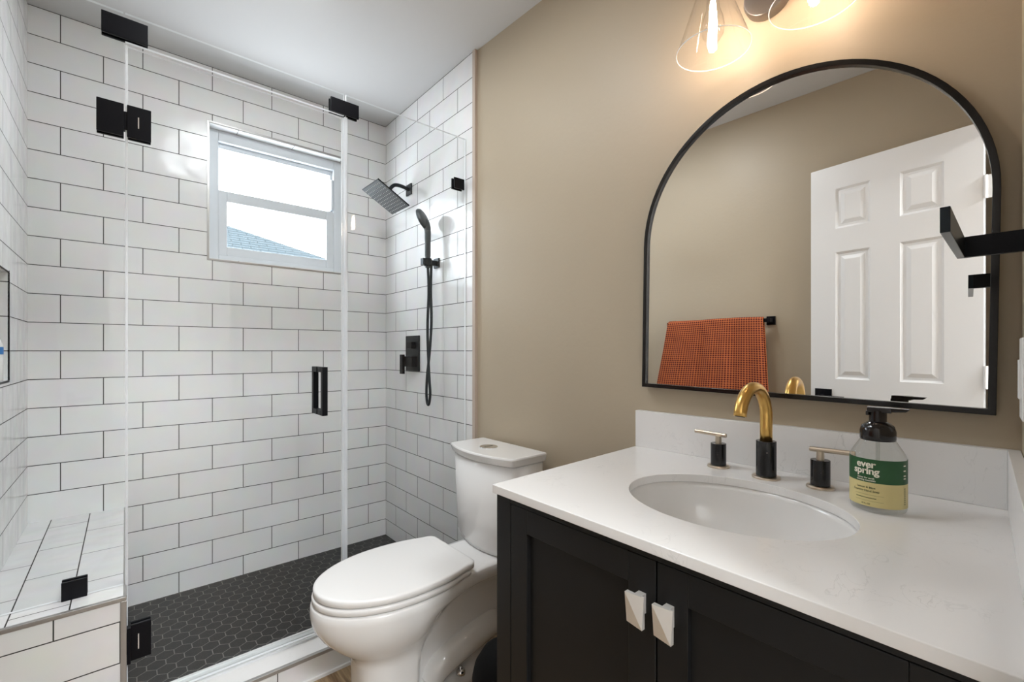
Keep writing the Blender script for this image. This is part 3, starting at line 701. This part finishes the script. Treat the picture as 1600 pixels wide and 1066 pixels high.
# ---------------------------------------------------------------- mirror
ROLL = R(.88); SC = -1.2437; RAD = .3715; ZB = -.116; ZS = .31
P0 = Vector((1.198, 1.66, 0))
def wp(s, z, off):   # point on painted wall: s along it, off = out from it into the room
    return P0 + EW * s + Vector((0, 0, z)) - NW * off
def arch(r_in):
    pts = [(-RAD + r_in, ZB + r_in), ]
    n = 48
    for i in range(n + 1):
        a = math.pi - math.pi * i / n; pts.append(((RAD - r_in) * math.cos(a), ZS + (RAD - r_in) * math.sin(a)))
    pts.append((RAD - r_in, ZB + r_in))
    out = []
    for x, z in pts:
        zz = z - .1; out.append((x * math.cos(-ROLL) - zz * math.sin(-ROLL), x * math.sin(-ROLL) + zz * math.cos(-ROLL) + .1))
    return out
def apt(p, off): return wp(SC - p[0], p[1], off)     # p[0] grows to the viewer's right (= -s)
TILT = 0.0
mr = empty('mirror', 'large arched wall mirror with thin black metal frame above the vanity', 'mirror', tuple(apt((0, ZB), .012)))
bm = bmesh.new(); po, pi_ = arch(0), arch(.0115); n = len(po)
rings = [[apt(p, .004) for p in po], [apt(p, .030) for p in po], [apt(p, .030) for p in pi_], [apt(p, .020) for p in pi_]]
loft(bm, rings, False, False); part('frame', bm, black_soft if False else mat('mirror_frame_black', (0.012, 0.011, 0.011), 0.22, .3), mr, bevel=.001, angle=50)
bm = bmesh.new(); 
g0 = [bm.verts.new(apt(p, .021)) for p in arch(.011)]; g1 = [bm.verts.new(apt(p, .006)) for p in arch(.003)]
bm.faces.new(g0); bm.faces.new(g1)
for i in range(len(g0)): bm.faces.new([g0[i], g0[(i + 1) % len(g0)], g1[(i + 1) % len(g0)], g1[i]])
part('glass', bm, mirror_m, mr)

# ---------------------------------------------------------------- vanity light
def wall_at(y, off, z):
    return Vector((wallx(y) - off, y, z))
LT = wall_at(.445, 0, .905)
li = empty('vanity_light', 'two-lamp brushed nickel vanity light, clear glass bell shades', 'wall light', tuple(LT))
Mw = Matrix.Translation(LT) @ NW.to_track_quat('Z', 'Y').to_matrix().to_4x4()   # z axis into the wall
bm = bmesh.new(); lathe(bm, [(.056, -.001), (.056, -.018), (.052, -.026), (.020, -.028)], n=48, M=Mw); part('backplate', bm, nickel, li, bevel=.001, smooth=True)
OFF = .125; ZR = .757; lamps = (.530, .312)
bm = bmesh.new()
tube(bm, [wall_at(.421, .02, .955), wall_at(.421, OFF, .955)], .008, 16)
tube(bm, [wall_at(lamps[0] + .01, OFF, .955), wall_at(lamps[1] - .01, OFF, .955)], .008, 16); part('arm', bm, nickel, li, smooth=True)
for y in lamps:
    c = wall_at(y, OFF, 0)
    bm = bmesh.new(); lathe(bm, [(.010, .960), (.024, .955), (.026, .945), (.026, .905), (.020, .900)], c=c, n=32); part('socket', bm, nickel, li, smooth=True)
    bm = bmesh.new(); lathe(bm, [(.028, .925), (.036, .905), (.0866, ZR)], c=c, n=64, cap0=False, cap1=False); part('shade', bm, shade_glass, li, smooth=True)
    bm = bmesh.new(); lathe(bm, [(.0866, ZR - .001), (.0878, ZR + .0005), (.0866, ZR + .002), (.0854, ZR + .0005), (.0866, ZR - .001)], c=c, n=64, cap0=False, cap1=False); part('shade_rim', bm, glass_edge, li, smooth=True)
    bm = bmesh.new(); lathe(bm, [(.004, .775), (.014, .780), (.024, .795), (.027, .812), (.024, .835), (.016, .86), (.013, .90)], c=c, n=32); part('bulb', bm, bulb_glass if 'bulb_glass' in globals() else shade_glass, li, smooth=True)
    bm = bmesh.new(); lathe(bm, [(.003, .785), (.0085, .79), (.0105, .81), (.0085, .85), (.006, .88)], c=c, n=16); part('filament', bm, bulb_m, li, smooth=True)

# ---------------------------------------------------------------- towel bar and towel on the left wall
def lw(y, off, z): return Vector((westx(y) + off, y, z))
tb = empty('towel_bar', 'square black towel bar on the beige wall opposite the mirror', 'towel rail', tuple(lw(1.12, 0, .165)))
bm = bmesh.new()
prism(bm, [tuple(lw(1.40, .05, 0))[:2], tuple(lw(.815, .05, 0))[:2], tuple(lw(.815, .064, 0))[:2], tuple(lw(1.40, .064, 0))[:2]], .157, .177); part('rail', bm, black, tb, bevel=.001)
for y in (.822, 1.395):
    bm = bmesh.new(); prism(bm, [tuple(lw(y - .022, .0005, 0))[:2], tuple(lw(y + .022, .0005, 0))[:2], tuple(lw(y + .022, .010, 0))[:2], tuple(lw(y - .022, .010, 0))[:2]], .143, .191)
    prism(bm, [tuple(lw(y - .011, .009, 0))[:2], tuple(lw(y + .011, .009, 0))[:2], tuple(lw(y + .011, .066, 0))[:2], tuple(lw(y - .011, .066, 0))[:2]], .156, .178); part('bracket', bm, black, tb, bevel=.001)
tm = mat('waffle_towel', (0.45, 0.12, 0.03), 0.9); N, Lk = nt(tm); b = N['Principled BSDF']
uv = N.new('ShaderNodeUVMap'); sp = N.new('ShaderNodeSeparateXYZ'); Lk.new(uv.outputs[0], sp.inputs[0])
def tri(out):
    a = N.new('ShaderNodeMath'); a.operation = 'PINGPONG'; a.inputs[1].default_value = .5; Lk.new(out, a.inputs[0]); return a.outputs[0]
mi = N.new('ShaderNodeMath'); mi.operation = 'MULTIPLY'; Lk.new(tri(sp.outputs[0]), mi.inputs[0]); Lk.new(tri(sp.outputs[1]), mi.inputs[1])
crx = N.new('ShaderNodeValToRGB'); crx.color_ramp.elements[0].position = .02; crx.color_ramp.elements[0].color = (.50, .13, .035, 1); crx.color_ramp.elements[1].position = .095; crx.color_ramp.elements[1].color = (.10, .010, .008, 1)
Lk.new(mi.outputs[0], crx.inputs[0]); Lk.new(crx.outputs[0], b.inputs['Base Color'])
bu = N.new('ShaderNodeBump'); bu.invert = True; bu.inputs['Strength'].default_value = .8; bu.inputs['Distance'].default_value = .006; Lk.new(mi.outputs[0], bu.inputs['Height']); Lk.new(bu.outputs[0], b.inputs['Normal'])
bm = bmesh.new(); uvl = bm.loops.layers.uv.new('UVMap')
prof = []   # (offset from wall, z, path length)
zt = .184
path = [(.040, -.33), (.040, .0), (.042, .14), (.046, .172), (.0505, zt - .002), (.057, zt + .0005), (.0635, zt - .002), (.068, .172), (.070, .14), (.074, .0), (.080, -.2), (.084, -.38)]
NYc = 70; grid = []
for i, (off, z) in enumerate([tuple(p) for p in smooth_path([(a, b_, 0) for a, b_ in path], 4) for p in [p[:2]]]):
    row = []
    for j in range(NYc + 1):
        t = j / NYc; front = max(0, off - .06); drop = max(0, .18 - z)
        yb = .846 + t * (1.398 - .846); spread = drop * (-.05 + .24 * t)
        wob = .006 * math.sin(t * 17 + .5) + .004 * math.sin(t * 41)
        row.append((lw(yb + spread, off + (wob * min(1, drop / .15) if front > 0 else 0), z + .004 * math.sin(t * 5) * (1 if i > 20 else 0)), j, i))
    grid.append(row)
vv = [[bm.verts.new(p[0]) for p in r] for r in grid]
lens = [0]
for i in range(1, len(grid)): lens.append(lens[-1] + (grid[i][0][0] - grid[i - 1][0][0]).length)
for i in range(len(grid) - 1):
    for j in range(NYc):
        f = bm.faces.new([vv[i][j], vv[i][j + 1], vv[i + 1][j + 1], vv[i + 1][j]])
        for lp, (a, c_) in zip(f.loops, ((i, j), (i, j + 1), (i + 1, j + 1), (i + 1, j))):
            lp[uvl].uv = (c_ / NYc * 43, lens[a] / .0127)
tw = new('towel', bm, tm, smooth=True); so = tw.modifiers.new('thick', 'SOLIDIFY'); so.thickness = .004; so.offset = 0
tag(tw, 'rust orange waffle towel folded over the bar, seen in the mirror', 'towel')

# hand towel holder on the front wall, right of the mirror
hb = empty('towel_holder', 'black open-ended hand towel holder at the right edge beside the mirror', 'towel rail', (1.0, southy(1.0), .16))
sect = .175 - .03
bm = bmesh.new()
prism(bm, [(.763, .0678), (1.000, .0723), (1.000, .0815), (.763, .0775)], .1455, .177); part('bar', bm, black_soft, hb, bevel=.0008)
bm = bmesh.new(); prism(bm, [(.989, southy(1.0) + .006), (1.000, southy(1.0) + .006), (1.000, .0735), (.989, .0735)], .1455, .177); part('arm', bm, black, hb, bevel=.0008)
bm = bmesh.new(); prism(bm, [(.970, southy(.970) + .0003), (1.02, southy(1.02) + .0003), (1.02, southy(1.02) + .008), (.970, southy(.970) + .008)], .138, .184); part('wall_plate', bm, black, hb, bevel=.0008)
# switch plate
sw = empty('switch_plate', 'white switch plate edge-on at the far right above the countertop', 'switch', (1.15, southy(1.15), 0))
bm = bmesh.new(); prism(bm, [(1.10, southy(1.10) + .0003), (1.17, southy(1.17) + .0003), (1.17, southy(1.17) + .007), (1.10, southy(1.10) + .007)], -.115, .022); part('plate', bm, white_paint, sw, bevel=.002)
bm = bmesh.new(); prism(bm, [(1.122, southy(1.122) + .006), (1.148, southy(1.148) + .006), (1.148, southy(1.148) + .010), (1.122, southy(1.122) + .010)], -.08, -.015); part('rocker', bm, white_paint, sw, bevel=.001)

# ---------------------------------------------------------------- door leaf (open, seen in the mirror)
H0 = Vector((-.0715, .0189, 0)); H1 = Vector((-.2042, .6206, 0)); dv = (H1 - H0).normalized(); dn = Vector((-dv.y, dv.x, 0))
if dn.x < 0: dn = -dn      # towards the mirror
DM = Matrix(((dv.x, 0, dn.x, H0.x), (dv.y, 0, dn.y, H0.y), (0, 1, 0, 0), (0, 0, 0, 1)))   # local (s, z, out)
dl = struct(bpy.data.objects.new('door_1', None)); C.objects.link(dl); dl.location = (H0.x, H0.y, FL + .01)
bm = bmesh.new(); DW = .6162; th = .035; ztop = .905; zbot = FL + .008
cols = [(.1155, .2600), (.3690, .5080)]; rows = [(.595, .790), (-.137, .480), (-.93, -.32)]
box(bm, 0, DW, zbot, ztop, -th + .010, -.010, DM)
def face(out):
    s0 = out; sg = 1 if out == 0 else -1; base = 0 if out == 0 else -th
    xs = [0] + [c for p_ in cols for c in p_] + [DW]
    zs_ = [zbot] + [c for p_ in sorted(rows) for c in p_] + [ztop]
    lo, hi = (-.0105, 0) if out == 0 else (-th, -th + .0105)
    for i in range(5):
        for k in range(7):
            xa, xb, za, zb = xs[i], xs[i + 1], zs_[k], zs_[k + 1]
            if i % 2 == 1 and k % 2 == 1:
                # sunk moulding with raised field
                def q(e, o): o = o if out == 0 else -th - o; return [DM @ Vector(v) for v in ((xa + e, za + e, o), (xb - e, za + e, o), (xb - e, zb - e, o), (xa + e, zb - e, o))]
                loft(bm, [q(0, 0), q(.010, -.0085), q(.020, -.0085), q(.038, -.001)], False, True)
            else: box(bm, xa, xb, za, zb, lo, hi, DM)
face(0); face(1)
bmesh.ops.remove_doubles(bm, verts=bm.verts, dist=.00002)
part('leaf', bm, white_paint, dl)
for z in (.60, -.95, -.15):
    bm = bmesh.new(); tube(bm, [DM @ Vector((-.006, z, .004)), DM @ Vector((-.006, z + .09, .004))], .006, 12)
    box(bm, -.045, -.006, z, z + .09, -.003, .001, DM); part('hinge', bm, white_paint, dl, bevel=.0005)
bm = bmesh.new()
box(bm, .523, .595, -.262, -.188, 0, .008, DM); tube(bm, [DM @ Vector((.560, -.225, .005)), DM @ Vector((.560, -.225, .05))], .011, 16); box(bm, .455, .572, -.236, -.217, .045, .056, DM)
part('lever_handle', bm, black, dl, bevel=.001)
# striker jamb lining
bm = bmesh.new(); prism(bm, [(DX0 + .001, southy(DX0) - .10), (DX0 + .012, southy(DX0) - .10), (DX0 + .012, southy(DX0) + .013), (DX0 + .001, southy(DX0) + .013)], FL, DZ); struct(new('trim_15', bm, white_paint))

# neighbour's roof geometry: one hip face falling to the right
bm = bmesh.new()
def rp(u, v, y):
    t = (u - 800) / 703.4; s, c = math.sin(YAW), math.cos(YAW)
    dx, dy = s + t * c, c - t * s; k = y / dy; return Vector((dx * k, y, (548.4 - v) / 703.4 * k))
pk = rp(300, 334, 8.0)           # ridge end, off to the left of the pane
ev = rp(530, 411, 8.0)
sl = (pk.z - ev.z) / (ev.x - pk.x)
z_e = ev.z - .9; xe = ev.x + .9 / sl
vsx = [(pk.x - 5, 8.0, z_e), (xe, 8.0, z_e), (pk.x, 8.0 + 2.5, pk.z), (pk.x - 5, 8.0 + 2.5, pk.z), (pk.x - 5, 13.0, z_e), (xe, 13.0, z_e)]
# keep the hip line on the sight line: ridge end is further away, so lift it
k = (8.0 + 2.5) / 8.0; vsx[2] = (pk.x * k, 10.5, pk.z * k); vsx[3] = (pk.x * k - 5, 10.5, pk.z * k)
vb = [bm.verts.new(p) for p in vsx]; gb = [bm.verts.new((p[0], p[1], z_e - .15)) for p in (vsx[0], vsx[1], vsx[5], vsx[4])]
bm.faces.new([vb[0], vb[1], vb[2], vb[3]]); bm.faces.new([vb[1], vb[5], vb[2]]); bm.faces.new([vb[2], vb[5], vb[4], vb[3]]); bm.faces.new([vb[0], vb[3], vb[4]])
part('roof', bm, shingle, nb)
bm = bmesh.new(); box(bm, pk.x - 4.7, xe - .4, 8.4, 12.6, FL - 1, z_e - .001); part('wall', bm, white_paint, nb)

# housings added to go with the two unseen fill lights in the bathroom
for (x, y, sx, sy, w) in ((.40, 1.20, .20, .11, 'cover of the fill light above the toilet'), (.42, 1.66, .155, .065, 'cover of the fill light above the shower screen')):
    cl = empty('fill_light_cover', 'added slim white rectangular ' + w, 'added fill light', (x, y, CEIL))
    bm = bmesh.new(); box(bm, x - sx, x + sx, y - sy, y + sy, CEIL - .006, CEIL - .0002); part('housing', bm, white_paint, cl, bevel=.001)
